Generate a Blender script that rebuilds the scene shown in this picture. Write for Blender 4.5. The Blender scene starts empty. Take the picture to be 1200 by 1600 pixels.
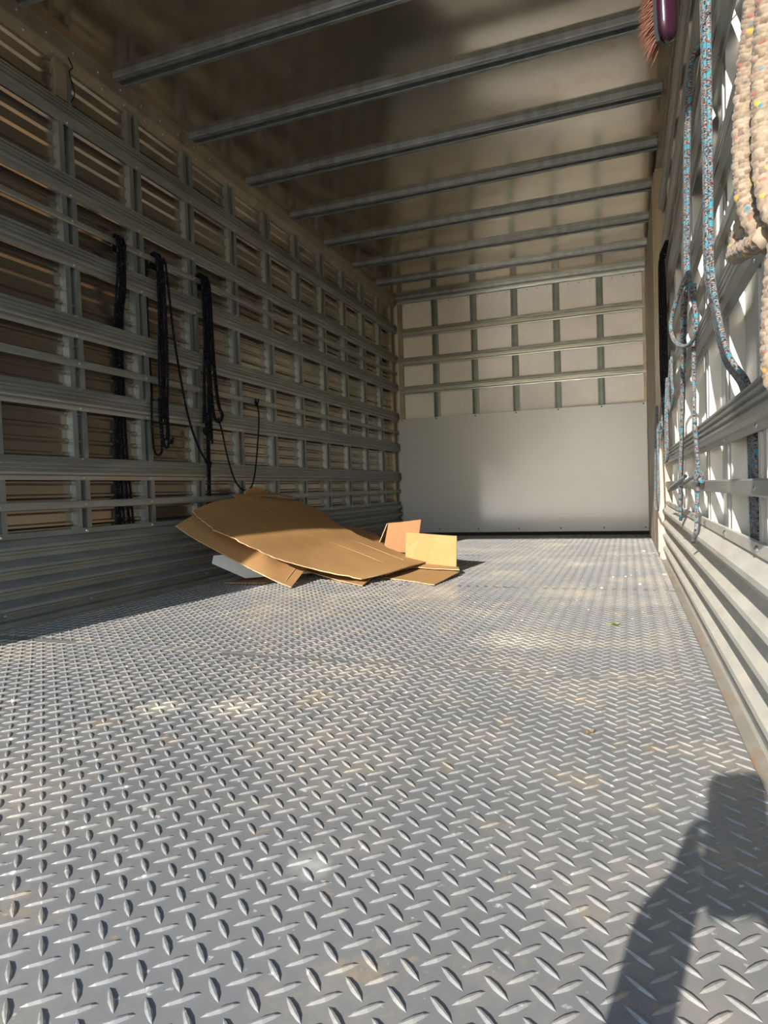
import bpy, math, random
import numpy as np
from mathutils import Vector, Matrix, noise

random.seed(7)
rng = np.random.default_rng(7)
sc = bpy.context.scene
COL = sc.collection

# ------------------------------------------------------------------ camera
cam_d = bpy.data.cameras.new('camera')
cam = bpy.data.objects.new('camera', cam_d); COL.objects.link(cam)
R_ = Vector((0.93652, 0.34909, -0.03276)); U_ = Vector((0.01902, 0.04270, 0.99891)); F_ = Vector((-0.35011, 0.93612, -0.03335))
cam.matrix_world = Matrix(((R_.x, U_.x, -F_.x, 0), (R_.y, U_.y, -F_.y, 0), (R_.z, U_.z, -F_.z, 0.5), (0, 0, 0, 1)))
cam_d.sensor_fit = 'VERTICAL'; cam_d.sensor_height = 36.0
cam_d.lens = 1017.84 / 1600 * 36.0
cam_d.clip_start = 0.02; cam_d.clip_end = 500
sc.camera = cam

# ------------------------------------------------------------------ light
SUN_EL, SUN_AZ = 22.3, 7.6            # light travels towards +Y, 7.6 deg to the right
w = bpy.data.worlds.new('world'); sc.world = w; w.use_nodes = True
wn = w.node_tree.nodes; wl = w.node_tree.links
sky = wn.new('ShaderNodeTexSky'); sky.sky_type = 'NISHITA'; sky.sun_disc = False
sky.sun_elevation = math.radians(SUN_EL); sky.sun_rotation = math.radians(180 + SUN_AZ)
sky.air_density = 1.0; sky.dust_density = 0.3; sky.ozone_density = 1.0
wn['Background'].inputs['Strength'].default_value = 0.21
wl.new(sky.outputs['Color'], wn['Background'].inputs['Color'])
sun_d = bpy.data.lights.new('sun', 'SUN'); sun = bpy.data.objects.new('sun', sun_d); COL.objects.link(sun)
sun_d.energy = 6.9; sun_d.angle = math.radians(0.53); sun_d.color = (1.0, 0.95, 0.87)
el, az = math.radians(SUN_EL), math.radians(SUN_AZ)
ldir = Vector((math.sin(az) * math.cos(el), math.cos(az) * math.cos(el), -math.sin(el)))
sun.rotation_euler = ldir.to_track_quat('-Z', 'Y').to_euler()
sun.location = (-4, -12, 8)
vs = sc.view_settings
vs.view_transform = 'Standard'; vs.look = 'None'; vs.gamma = 1.0; vs.use_curve_mapping = False
vs.exposure = 0.48
sc.display_settings.display_device = 'sRGB'
sc.cycles.use_denoising = True
sc.cycles.max_bounces = 10; sc.cycles.diffuse_bounces = 5; sc.cycles.glossy_bounces = 6
sc.cycles.sample_clamp_indirect = 40.0
sc.cycles.blur_glossy = 0.05

# ------------------------------------------------------------------ materials
def mat(name, col, metal=0.0, rough=0.5, var=0.0, vscale=4.0, stretch=(1, 1, 1), col2=None, bump=0.0, bscale=60.0,
        rvar=0.0, spec=0.5, stain=None, stain_scale=3.0, stain_lo=0.6, stain_hi=0.75):
    m = bpy.data.materials.new(name); m.use_nodes = True
    nt = m.node_tree; N = nt.nodes; L = nt.links
    b = N['Principled BSDF']
    b.inputs['Metallic'].default_value = metal; b.inputs['Roughness'].default_value = rough
    b.inputs['Specular IOR Level'].default_value = spec
    tc = N.new('ShaderNodeTexCoord'); mp = N.new('ShaderNodeMapping'); mp.inputs['Scale'].default_value = stretch
    L.new(tc.outputs['Object'], mp.inputs['Vector'])
    c = None
    if col2 is None: col2 = tuple(max(0, x * (1 - var)) for x in col)
    nz = N.new('ShaderNodeTexNoise'); nz.inputs['Scale'].default_value = vscale; nz.inputs['Detail'].default_value = 6
    nz.inputs['Roughness'].default_value = 0.65
    L.new(mp.outputs[0], nz.inputs['Vector'])
    cr = N.new('ShaderNodeValToRGB'); cr.color_ramp.elements[0].position = 0.35; cr.color_ramp.elements[1].position = 0.65
    cr.color_ramp.elements[0].color = (*col2, 1); cr.color_ramp.elements[1].color = (*col, 1)
    L.new(nz.outputs['Fac'], cr.inputs['Fac']); c = cr.outputs['Color']
    if stain:
        n2 = N.new('ShaderNodeTexNoise'); n2.inputs['Scale'].default_value = stain_scale; n2.inputs['Detail'].default_value = 9
        n2.inputs['Roughness'].default_value = 0.7
        L.new(mp.outputs[0], n2.inputs['Vector'])
        r2 = N.new('ShaderNodeMapRange'); r2.inputs['From Min'].default_value = stain_lo; r2.inputs['From Max'].default_value = stain_hi
        L.new(n2.outputs['Fac'], r2.inputs['Value'])
        mx = N.new('ShaderNodeMix'); mx.data_type = 'RGBA'
        L.new(r2.outputs[0], mx.inputs['Factor']); L.new(c, mx.inputs['A']); mx.inputs['B'].default_value = (*stain, 1)
        c = mx.outputs['Result']
    L.new(c, b.inputs['Base Color'])
    if rvar:
        mr = N.new('ShaderNodeMapRange'); mr.inputs['To Min'].default_value = rough - rvar; mr.inputs['To Max'].default_value = rough + rvar
        mr.inputs['From Min'].default_value = 0.3; mr.inputs['From Max'].default_value = 0.7
        L.new(nz.outputs['Fac'], mr.inputs['Value']); L.new(mr.outputs[0], b.inputs['Roughness'])
    if bump:
        n3 = N.new('ShaderNodeTexNoise'); n3.inputs['Scale'].default_value = bscale; n3.inputs['Detail'].default_value = 4
        L.new(mp.outputs[0], n3.inputs['Vector'])
        bp = N.new('ShaderNodeBump'); bp.inputs['Strength'].default_value = bump; bp.inputs['Distance'].default_value = 0.01
        L.new(n3.outputs['Fac'], bp.inputs['Height']); L.new(bp.outputs[0], b.inputs['Normal'])
    return m

M = {}
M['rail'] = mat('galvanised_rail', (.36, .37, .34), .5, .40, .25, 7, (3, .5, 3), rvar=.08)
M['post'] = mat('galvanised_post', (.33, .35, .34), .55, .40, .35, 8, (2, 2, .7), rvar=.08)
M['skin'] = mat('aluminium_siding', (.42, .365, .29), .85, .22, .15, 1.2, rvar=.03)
M['cove'] = mat('aluminium_cove', (.38, .32, .24), .5, .4, .3, 5, rvar=.1, stain=(.15, .10, .06), stain_scale=9, stain_lo=.56, stain_hi=.8)
M['ceil'] = mat('aluminium_ceiling', (.62, .55, .44), .9, .16, .25, 1.3, rvar=.04, stain=(.40, .30, .21), stain_scale=2.6, stain_lo=.52, stain_hi=.8)
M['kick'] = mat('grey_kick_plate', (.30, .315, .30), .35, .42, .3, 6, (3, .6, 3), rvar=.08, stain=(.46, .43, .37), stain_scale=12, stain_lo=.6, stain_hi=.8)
M['skin_r'] = mat('sunlit_aluminium_siding', (.54, .525, .48), .15, .42, .15, 2.0, rvar=.03)  # lighter copy of the siding, sunlight on the right wall put into its colour
M['kick_r'] = mat('sunlit_dusty_kick_plate', (.62, .59, .52), .0, .55, .18, 8, (3, .8, 3), stain=(.68, .60, .48), stain_scale=14, stain_lo=.5, stain_hi=.7)  # dust, plus sunlight on the right kick plate lightened into the base colour
M['post_r'] = mat('sunlit_post', (.55, .54, .50), .2, .42, .15, 8, (2, 2, .7))  # post colour brightened to carry the sun on the right wall
M['rail_r'] = mat('sunlit_dusty_rail', (.42, .42, .38), .3, .42, .3, 7, (3, .5, 3), rvar=.08)  # dusty copy of the rail, also lightened in colour for the sunlit side
M['backp'] = mat('back_panel', (.76, .73, .66), .0, .5, .10, 3)
M['post_b'] = mat('dark_galvanised_post', (.17, .20, .18), .5, .4, .3, 8)
M['rail_b'] = mat('back_galvanised_rail', (.38, .40, .36), .5, .34, .3, 9, (.6, 3, 3))
M['lower'] = mat('lower_sheet', (.47, .475, .475), .12, .35, .04, 1.2)
M['rust'] = mat('rusty_strip', (.36, .33, .28), .2, .6, .2, 20, (1, .4, 1), stain=(.38, .22, .10), stain_scale=14, stain_lo=.52, stain_hi=.7)
M['door'] = mat('pale_door_panel', (.42, .35, .26), .1, .5, .2, 3, (2, 2, .5), stain=(.26, .19, .13), stain_scale=6, stain_lo=.55, stain_hi=.8)
M['screw'] = mat('screw_steel', (.62, .62, .6), .9, .3)
M['screw_shade'] = mat('screw_and_shade_black', (.02, .018, .015), 0, .9)  # near-black for the back wall screws and the strip of painted shade
M['beam'] = mat('rear_frame_paint', (.70, .70, .68), .0, .5, .1)
M['ground'] = mat('dusty_concrete', (.30, .275, .245), 0, .9, .25, .8, bump=.2, bscale=12)
M['card'] = mat('cardboard', (.40, .225, .09), 0, .8, .10, 9, (1, 5, 1), bump=.05, bscale=90, spec=.25)
M['card2'] = mat('cardboard_inside', (.45, .255, .11), 0, .8, .10, 9, (5, 1, 1), spec=.25)
M['card3'] = mat('cardboard_pale', (.36, .235, .095), 0, .8, .1, 6, spec=.25, stain=(.42, .29, .15), stain_scale=9, stain_lo=.55, stain_hi=.7)
M['card4'] = mat('cardboard_reddish', (.30, .155, .07), 0, .8, .10, 9, spec=.2)
M['edge'] = mat('cardboard_edge', (.52, .36, .20), 0, .85, .25, 60, spec=.2)
M['foam'] = mat('white_foam', (.85, .87, .88), 0, .8, .05, 30, bump=.15, bscale=120)
M['phone'] = mat('phone_case', (.03, .03, .035), 0, .35)
M['glass'] = mat('lens_glass', (.01, .01, .02), 0, .05)
M['brush'] = mat('maroon_plastic', (.030, .006, .018), 0, .25, .1)
M['bristle'] = mat('rust_brown_bristle', (.17, .065, .035), 0, .7, .3, 40)
M['skinh'] = mat('skin', (.55, .33, .24), 0, .55, .05)
M['shirt'] = mat('dark_blue_cloth', (.06, .09, .16), 0, .9, .2, 20)
M['jeans'] = mat('jeans_cloth', (.07, .10, .17), 0, .9, .2, 30)
M['hair'] = mat('dark_hair', (.03, .02, .015), 0, .6, .2, 60)
M['shoe'] = mat('brown_leather', (.12, .07, .04), 0, .5, .2)
M['leaf'] = mat('green_leaf', (.22, .30, .06), 0, .6, .2, 40)
M['leafb'] = mat('brown_leaf', (.20, .13, .05), 0, .7, .2, 40)
M['chip'] = mat('white_foam_crumb', (.9, .9, .88), 0, .8)

def floor_mat():
    m = mat('grey_floor_paint', (.220, .222, .222), .0, .25, .12, 1.6, rvar=.03, spec=.3)
    m.node_tree.nodes['Principled BSDF'].inputs['Coat Weight'].default_value = .75; m.node_tree.nodes['Principled BSDF'].inputs['Coat Roughness'].default_value = .17
    nt = m.node_tree; N = nt.nodes; L = nt.links; b = N['Principled BSDF']
    src = b.inputs['Base Color'].links[0].from_socket
    geo = N.new('ShaderNodeNewGeometry')
    def layer(src, colr, scale, lo, hi, amt, rough=.72):
        n = N.new('ShaderNodeTexNoise'); n.inputs['Scale'].default_value = scale; n.inputs['Detail'].default_value = 10
        n.inputs['Roughness'].default_value = rough
        L.new(geo.outputs['Position'], n.inputs['Vector'])
        r = N.new('ShaderNodeMapRange'); r.inputs['From Min'].default_value = lo; r.inputs['From Max'].default_value = hi
        r.inputs['To Max'].default_value = amt
        L.new(n.outputs['Fac'], r.inputs['Value'])
        x = N.new('ShaderNodeMix'); x.data_type = 'RGBA'; L.new(r.outputs[0], x.inputs['Factor'])
        L.new(src, x.inputs['A']); x.inputs['B'].default_value = (*colr, 1)
        return x.outputs['Result']
    c = layer(src, (.46, .40, .31), 2.2, .48, .72, .6)
    c = layer(c, (.50, .36, .20), 6, .56, .74, .6)
    c = layer(c, (.44, .29, .14), 24, .61, .76, .7)
    c = layer(c, (.66, .65, .62), 55, .66, .74, .8, .5)
    c = layer(c, (.20, .19, .18), 38, .68, .78, .5, .5)
    # a few dried spills: (x, y, radius)
    for (x0, y0, rr, colr) in ((-1.054, 1.25, .10, (.72, .66, .52)), (-.87, 1.30, .16, (.62, .56, .44)), (-.41, .76, .05, (.70, .68, .62)),
                               (-.35, 2.1, .25, (.56, .50, .40)), (-1.9, 3.05, .10, (.8, .8, .78))):
        vm = N.new('ShaderNodeVectorMath'); vm.operation = 'DISTANCE'; vm.inputs[1].default_value = (x0, y0, 0)
        L.new(geo.outputs['Position'], vm.inputs[0])
        r = N.new('ShaderNodeMapRange'); r.inputs['From Min'].default_value = rr; r.inputs['From Max'].default_value = 0
        L.new(vm.outputs['Value'], r.inputs['Value'])
        n = N.new('ShaderNodeTexNoise'); n.inputs['Scale'].default_value = 22; n.inputs['Detail'].default_value = 8
        L.new(geo.outputs['Position'], n.inputs['Vector'])
        mu = N.new('ShaderNodeMath'); mu.operation = 'MULTIPLY'; L.new(r.outputs[0], mu.inputs[0]); L.new(n.outputs['Fac'], mu.inputs[1])
        r2 = N.new('ShaderNodeMapRange'); r2.inputs['From Min'].default_value = .15; r2.inputs['From Max'].default_value = .50; r2.inputs['To Max'].default_value = .55
        L.new(mu.outputs[0], r2.inputs['Value'])
        x = N.new('ShaderNodeMix'); x.data_type = 'RGBA'; L.new(r2.outputs[0], x.inputs['Factor'])
        L.new(c, x.inputs['A']); x.inputs['B'].default_value = (*colr, 1); c = x.outputs['Result']
    L.new(c, b.inputs['Base Color'])
    return m
M['floor'] = floor_mat()

def rope_mat(name, kind):
    m = bpy.data.materials.new(name); m.use_nodes = True
    nt = m.node_tree; N = nt.nodes; L = nt.links; b = N['Principled BSDF']
    b.inputs['Roughness'].default_value = .7; b.inputs['Specular IOR Level'].default_value = .3
    uv = N.new('ShaderNodeUVMap'); uv.uv_map = 'UVMap'
    mp = N.new('ShaderNodeMapping')
    L.new(uv.outputs[0], mp.inputs['Vector'])
    vo = N.new('ShaderNodeTexVoronoi'); vo.inputs['Scale'].default_value = 1.0; vo.inputs['Randomness'].default_value = .45
    L.new(mp.outputs[0], vo.inputs['Vector'])
    sep = N.new('ShaderNodeSeparateColor'); L.new(vo.outputs['Color'], sep.inputs[0])
    cr = N.new('ShaderNodeValToRGB'); cr.color_ramp.interpolation = 'CONSTANT'
    L.new(sep.outputs[0], cr.inputs['Fac'])
    def ramp(st):
        e = cr.color_ramp.elements
        e[0].position = st[0][0]; e[0].color = (*st[0][1], 1); e[1].position = st[1][0]; e[1].color = (*st[1][1], 1)
        for p, c in st[2:]:
            q = e.new(p); q.color = (*c, 1)
    out = cr.outputs['Color']
    if kind == 'blue':
        mp.inputs['Scale'].default_value = (9, 420, 1)
        ramp([(0, (.20, .175, .16)), (.28, (.10, .035, .024)), (.46, (.155, .095, .08)), (.60, (.012, .012, .02)), (.86, (.03, .17, .23))])
        n = N.new('ShaderNodeTexNoise'); n.inputs['Scale'].default_value = 1; n.inputs['Detail'].default_value = 2
        mp2 = N.new('ShaderNodeMapping'); mp2.inputs['Scale'].default_value = (1.2, 60, 1)
        L.new(uv.outputs[0], mp2.inputs['Vector']); L.new(mp2.outputs[0], n.inputs['Vector'])
        r = N.new('ShaderNodeMapRange'); r.inputs['From Min'].default_value = .56; r.inputs['From Max'].default_value = .60
        r.inputs['To Max'].default_value = .85
        L.new(n.outputs['Fac'], r.inputs['Value'])
        x = N.new('ShaderNodeMix'); x.data_type = 'RGBA'; L.new(r.outputs[0], x.inputs['Factor']); L.new(out, x.inputs['A'])
        x.inputs['B'].default_value = (.025, .20, .27, 1); out = x.outputs['Result']
    elif kind == 'beige':
        mp.inputs['Scale'].default_value = (10, 210, 1)
        ramp([(0, (.25, .19, .13)), (.45, (.17, .12, .08)), (.62, (.29, .23, .165)), (.84, (.24, .11, .08)), (.89, (.25, .19, .13))])
        n = N.new('ShaderNodeTexVoronoi'); n.inputs['Scale'].default_value = 1; n.inputs['Randomness'].default_value = 1
        mp2 = N.new('ShaderNodeMapping'); mp2.inputs['Scale'].default_value = (8, 115, 1)
        L.new(uv.outputs[0], mp2.inputs['Vector']); L.new(mp2.outputs[0], n.inputs['Vector'])
        s2 = N.new('ShaderNodeSeparateColor'); L.new(n.outputs['Color'], s2.inputs[0])
        for lo, ch, c in ((.90, 0, (.03, .15, .22)), (.91, 1, (.52, .30, .05))):
            g0 = N.new('ShaderNodeMath'); g0.operation = 'GREATER_THAN'; g0.inputs[1].default_value = lo
            L.new(s2.outputs[ch], g0.inputs[0])
            fd = N.new('ShaderNodeMapRange'); fd.inputs['From Min'].default_value = .50; fd.inputs['From Max'].default_value = .22
            L.new(n.outputs['Distance'], fd.inputs['Value'])
            g = N.new('ShaderNodeMath'); g.operation = 'MULTIPLY'; L.new(g0.outputs[0], g.inputs[0]); L.new(fd.outputs[0], g.inputs[1])
            x = N.new('ShaderNodeMix'); x.data_type = 'RGBA'; L.new(g.outputs[0], x.inputs['Factor']); L.new(out, x.inputs['A'])
            x.inputs['B'].default_value = (*c, 1); out = x.outputs['Result']
    else:
        mp.inputs['Scale'].default_value = (7, 200, 1)
        ramp([(0, (.006, .006, .008)), (.5, (.012, .012, .016)), (.95, (.03, .06, .09))]); b.inputs['Roughness'].default_value = .95; b.inputs['Specular IOR Level'].default_value = .1
    L.new(out, b.inputs['Base Color'])
    if kind != 'black': b.inputs['Sheen Weight'].default_value = .15
    bp = N.new('ShaderNodeBump'); bp.inputs['Strength'].default_value = .7; bp.inputs['Distance'].default_value = .0015
    bp.invert = True
    L.new(vo.outputs['Distance'], bp.inputs['Height']); L.new(bp.outputs[0], b.inputs['Normal'])
    return m
M['rope_blue'] = rope_mat('blue_speckled_rope', 'blue')
M['rope_beige'] = rope_mat('cream_speckled_rope', 'beige')
M['rope_black'] = rope_mat('black_rope', 'black')

# ------------------------------------------------------------------ mesh helpers
class MB:
    def __init__(s): s.v = []; s.f = []; s.uv = []; s.mi = []
    def add(s, vs, fs, uvs=None, mi=0):
        o = len(s.v); s.v.extend([tuple(v) for v in vs])
        for i, f in enumerate(fs):
            s.f.append(tuple(o + k for k in f)); s.mi.append(mi)
            s.uv.append(uvs[i] if uvs else None)
    def box(s, x0, x1, y0, y1, z0, z1, mi=0):
        s.add([(x0, y0, z0), (x1, y0, z0), (x1, y1, z0), (x0, y1, z0), (x0, y0, z1), (x1, y0, z1), (x1, y1, z1), (x0, y1, z1)],
              [(3, 2, 1, 0), (4, 5, 6, 7), (0, 1, 5, 4), (1, 2, 6, 5), (2, 3, 7, 6), (3, 0, 4, 7)], None, mi)
    def extrude(s, prof, a, b, fn, cap=False, mi=0, nseg=1):
        """prof: open list of 2D points; fn(p, t) -> xyz for t between a and b"""
        n = len(prof); vs = []
        for k in range(nseg + 1):
            t = a + (b - a) * k / nseg
            vs += [fn(p, t) for p in prof]
        fs = [(k * n + i, k * n + i + 1, (k + 1) * n + i + 1, (k + 1) * n + i) for k in range(nseg) for i in range(n - 1)]
        if cap: fs += [tuple(range(n))[::-1], tuple(range(nseg * n, nseg * n + n))]
        s.add(vs, fs, None, mi)
    def dome(s, c, nrm, r, h, n=8, mi=0):
        nrm = Vector(nrm).normalized(); t = nrm.orthogonal().normalized(); b = nrm.cross(t); c = Vector(c); vs = []
        for rr, hh in ((1, 0), (.8, .6), (.4, .95)):
            for i in range(n):
                a = 2 * math.pi * i / n
                vs.append(c + (t * math.cos(a) + b * math.sin(a)) * r * rr + nrm * h * hh)
        vs.append(c + nrm * h)
        fs = []
        for k in range(2):
            for i in range(n): fs.append((k * n + i, k * n + (i + 1) % n, (k + 1) * n + (i + 1) % n, (k + 1) * n + i))
        for i in range(n): fs.append((2 * n + i, 2 * n + (i + 1) % n, 3 * n))
        s.add(vs, fs, None, mi)
    def tube(s, pts, r, nseg=10, step=.01, braid=0.0, cell=.012, ncell=5, taper=False, mi=0, v0=0.0):
        P = resample(pts, step); n = len(P)
        T = [(P[min(i + 1, n - 1)] - P[max(i - 1, 0)]).normalized() for i in range(n)]
        nn = T[0].orthogonal().normalized(); vs = []; L = [v0]
        for i in range(1, n): L.append(L[-1] + (P[i] - P[i - 1]).length)
        for i in range(n):
            nn = (nn - T[i] * nn.dot(T[i])); nn = nn.normalized() if nn.length > 1e-6 else T[i].orthogonal().normalized()
            bb = T[i].cross(nn)
            for j in range(nseg):
                a = 2 * math.pi * j / nseg; rr = r
                if taper: rr *= max(.15, 1 - (i / (n - 1)) * .85)
                if braid:
                    u = j / nseg * ncell; v = L[i] / cell
                    rr *= 1 + braid * (abs(math.sin(math.pi * (u + v))) * abs(math.sin(math.pi * (u - v))) * 1.2 - .6)
                vs.append(P[i] + (nn * math.cos(a) + bb * math.sin(a)) * rr)
        fs = []; uvs = []
        for i in range(n - 1):
            for j in range(nseg):
                j2 = (j + 1) % nseg
                fs.append((i * nseg + j, i * nseg + j2, (i + 1) * nseg + j2, (i + 1) * nseg + j))
                u0, u1 = j / nseg, (j + 1) / nseg
                uvs.append(((u0, L[i]), (u1, L[i]), (u1, L[i + 1]), (u0, L[i + 1])))
        fs.append(tuple(range(nseg))[::-1]); uvs.append(tuple((0, 0) for _ in range(nseg)))
        fs.append(tuple((n - 1) * nseg + j for j in range(nseg))); uvs.append(tuple((0, L[-1]) for _ in range(nseg)))
        s.add(vs, fs, uvs, mi)
    def mesh(s, name, mats, smooth=False):
        me = bpy.data.meshes.new(name); me.from_pydata(s.v, [], s.f)
        for m in (mats if isinstance(mats, (list, tuple)) else [mats]): me.materials.append(m)
        if any(s.mi): me.polygons.foreach_set('material_index', s.mi)
        if any(u is not None for u in s.uv):
            ul = me.uv_layers.new(name='UVMap'); flat = []
            for u, f in zip(s.uv, s.f):
                if u is None: u = [(0, 0)] * len(f)
                for a in u: flat += [a[0], a[1]]
            ul.data.foreach_set('uv', flat)
        if smooth: me.polygons.foreach_set('use_smooth', [True] * len(me.polygons))
        me.update(); return me

def resample(pts, step):
    P = [Vector(p) for p in pts]
    if len(P) == 2:
        n = max(1, int((P[1] - P[0]).length / step)); return [P[0].lerp(P[1], k / n) for k in range(n + 1)]
    out = []
    for i in range(len(P) - 1):
        p0 = P[i - 1] if i else P[0] * 2 - P[1]; p1 = P[i]; p2 = P[i + 1]; p3 = P[i + 2] if i + 2 < len(P) else P[-1] * 2 - P[-2]
        n = max(2, int((p2 - p1).length / step))
        for k in range(n):
            t = k / n
            out.append(.5 * ((2 * p1) + (p2 - p0) * t + (2 * p0 - 5 * p1 + 4 * p2 - p3) * t * t + (3 * p1 - p0 - 3 * p2 + p3) * t ** 3))
    out.append(P[-1]); return out

def link(name, me, parent=None, loc=None):
    o = bpy.data.objects.new(name, me); COL.objects.link(o)
    if parent is not None: o.parent = parent
    if loc is not None: o.location = loc
    return o
def struct(o, label, cat='structure'):
    o['kind'] = 'structure'; o['label'] = label; o['category'] = cat; return o
def tag(o, label, cat, group=None):
    o['label'] = label; o['category'] = cat
    if group: o['group'] = group
    return o
def empty(name, loc):
    o = bpy.data.objects.new(name, None); COL.objects.link(o); o.location = loc; o.empty_display_size = .05; return o

# ------------------------------------------------------------------ dimensions (metres)
Y0, Y1 = 0.30, 6.67
XL, XR = -2.305, 0.243            # lip plane of the wall posts, left / right
ZC = 2.545
RAILS = [.590, .902, 1.228, 1.540, 1.848, 2.165]      # bottoms of the wide rails
BARS = [(.464, .499), (1.096, 1.130), (1.730, 1.758)]  # thin rope bars
POSTY = [.55 + .435 * k for k in range(15)]
DOORY = 4.47

# ---- floor
FX0, FX1 = -2.25, .197
b = MB(); b.box(-2.42, .36, Y0, 6.8, -.12, -.006)
floor = struct(link('floor', b.mesh('floor', M['beam'])), 'steel floor of the truck body under the diamond plate', 'floor')
seams = [Y0, 1.752, 3.22, 4.70, 6.66]
for a, c in zip(seams[:-1], seams[1:]):
    b = MB(); b.box(FX0 - .03, FX1, a + .0012, c - .0012, -.006, 0)
    link('floor_plate', b.mesh('floor_plate', M['floor']), floor)
# raised lugs of the diamond tread
def lug_verts():
    L_, W_, H_ = .0205, .0040, .0029
    st = [(-1, 0, 0), (-.6, .62, .8), (0, 1, 1), (.6, .62, .8), (1, 0, 0)]
    vs = []
    for t, wd, h in st:
        if wd == 0: vs.append((t * L_, 0, -.0002))
        else:
            x = t * L_; vs += [(x, -wd * W_, -.0002), (x, -wd * W_ * .35, h * H_), (x, wd * W_ * .35, h * H_), (x, wd * W_, -.0002)]
    # indices: 0 | 1-4 | 5-8 | 9-12 | 13
    fs = []
    for k in range(3): fs.append((0, 1 + k + 1, 1 + k))
    for s_ in (1, 5):
        for k in range(3): fs.append((s_ + k, s_ + k + 1, s_ + 4 + k + 1, s_ + 4 + k))
    for k in range(3): fs.append((9 + k, 9 + k + 1, 13))
    return np.array(vs), fs
LV, LF = lug_verts()
def lugrot(a):
    c, s_ = math.cos(a), math.sin(a); o = LV.copy(); o[:, 0] = LV[:, 0] * c - LV[:, 1] * s_; o[:, 1] = LV[:, 0] * s_ + LV[:, 1] * c; return o
steep, flat = lugrot(math.radians(-41)), lugrot(math.radians(44))
cent = []
for i in range(-60, 20):
    for j in range(-20, 160):
        for kind in (0, 1):
            x = -.222 + .0450 * (i + .5 * kind); y = .6663 + .0012 * (i + .5 * kind) + .0415 * (j - .5 * kind)
            if FX0 + .0 < x < FX1 - .012 and Y0 + .02 < y < 6.64 and all(abs(y - sm) > .012 for sm in seams):
                cent.append((x, y, kind))
def px(x, y, z=0):
    d = Vector((x, y, z - .5)); zz = d.dot(F_)
    if zz <= .05: return None
    return 600 + 1017.84 * d.dot(R_) / zz, 800 - 1017.84 * d.dot(U_) / zz, zz
vis = []
for k, (x, y, kd) in enumerate(cent):
    p = px(x, y)
    if p and -10 < p[0] < 1210 and p[1] < 1615: vis.append((p[2], k))
vis.sort(); near = {k for _, k in vis[:300]}
mes = []
for kd, V in ((0, steep), (1, flat)):
    b = MB(); b.add([tuple(v) for v in V], LF); mes.append(b.mesh('tread_lug', M['floor']))
bigv = []; bigf = []; nv = len(LV)
for k, (x, y, kd) in enumerate(cent):
    if k in near:
        o = link('tread_lug', mes[kd], floor, (x, y, 0)); continue
    V = (steep, flat)[kd] + np.array([x, y, 0]); base = len(bigv) * nv
    bigv.append(V); bigf += [tuple(base + q for q in f) for f in LF]
me = bpy.data.meshes.new('tread_lugs'); me.from_pydata(np.concatenate(bigv).tolist(), [], bigf); me.materials.append(M['floor'])
o = link('tread_lugs', me, floor); o['kind'] = 'stuff'
# dusty rusty angle strips along both walls
for nm, xs in (('trim_1', (-2.285, -2.25)), ('trim_2', (.197, .245))):
    b = MB(); sg = 40; s_ = 1 if nm == 'trim_2' else -1
    prof = [(xs[0], -.001), (xs[0], .004), (xs[1], .006), (xs[1], .0)]
    b.extrude(prof, Y0, 6.66, lambda p, t: (p[0], t, p[1]), True)
    struct(link(nm, b.mesh(nm, M['rust'])), 'rust-stained steel strip between the floor plate and the %s wall' % ('right' if s_ > 0 else 'left'), 'trim')

# ---- side walls
def wide_rail_prof():
    # (depth from the lip plane, z)
    P = [(0, 0), (.005, 0), (.009, .012), (.010, .018), (.024, .024), (.026, .030), (.026, .036), (.017, .039), (.017, .044), (.026, .047), (.026, .053),
         (.017, .056), (.017, .061), (.026, .064), (.026, .070), (.017, .073), (.017, .078), (.024, .081), (.022, .087), (.009, .091), (.006, .100), (0, .102)]
    return P
def bar_prof(h):
    return [(.0, .0), (.010, 0), (.014, .004), (.014, h - .004), (.010, h), (0, h), (0, 0)]
def kick_prof():
    P = [(0, .375), (.010, .375), (.012, .352), (.006, .350)]
    z = .350
    for k in range(4):
        P += [(.004, z), (.036, z - .028), (.037, z - .040), (.020, z - .046), (.020, z - .056), (.004, z - .060)]
        z -= .079
    P += [(.004, z), (.018, .025), (.022, .0)]
    return P
def skin_prof(beads=True):
    if not beads: return [(-.034, 2.545), (-.034, 0.0)]
    P = [(-.034, 2.545)]
    z = 2.50
    while z > .34:
        P += [(-.034, z), (-.024, z - .008), (-.024, z - .016), (-.034, z - .026)]
        z -= .0615
    P += [(-.034, .30), (-.034, 0.0)]
    return P
POSTP = [(-.043, -.034), (-.042, 0), (-.014, 0), (-.014, -.030), (.016, -.030), (.016, 0), (.041, 0), (.042, -.034)]

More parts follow.
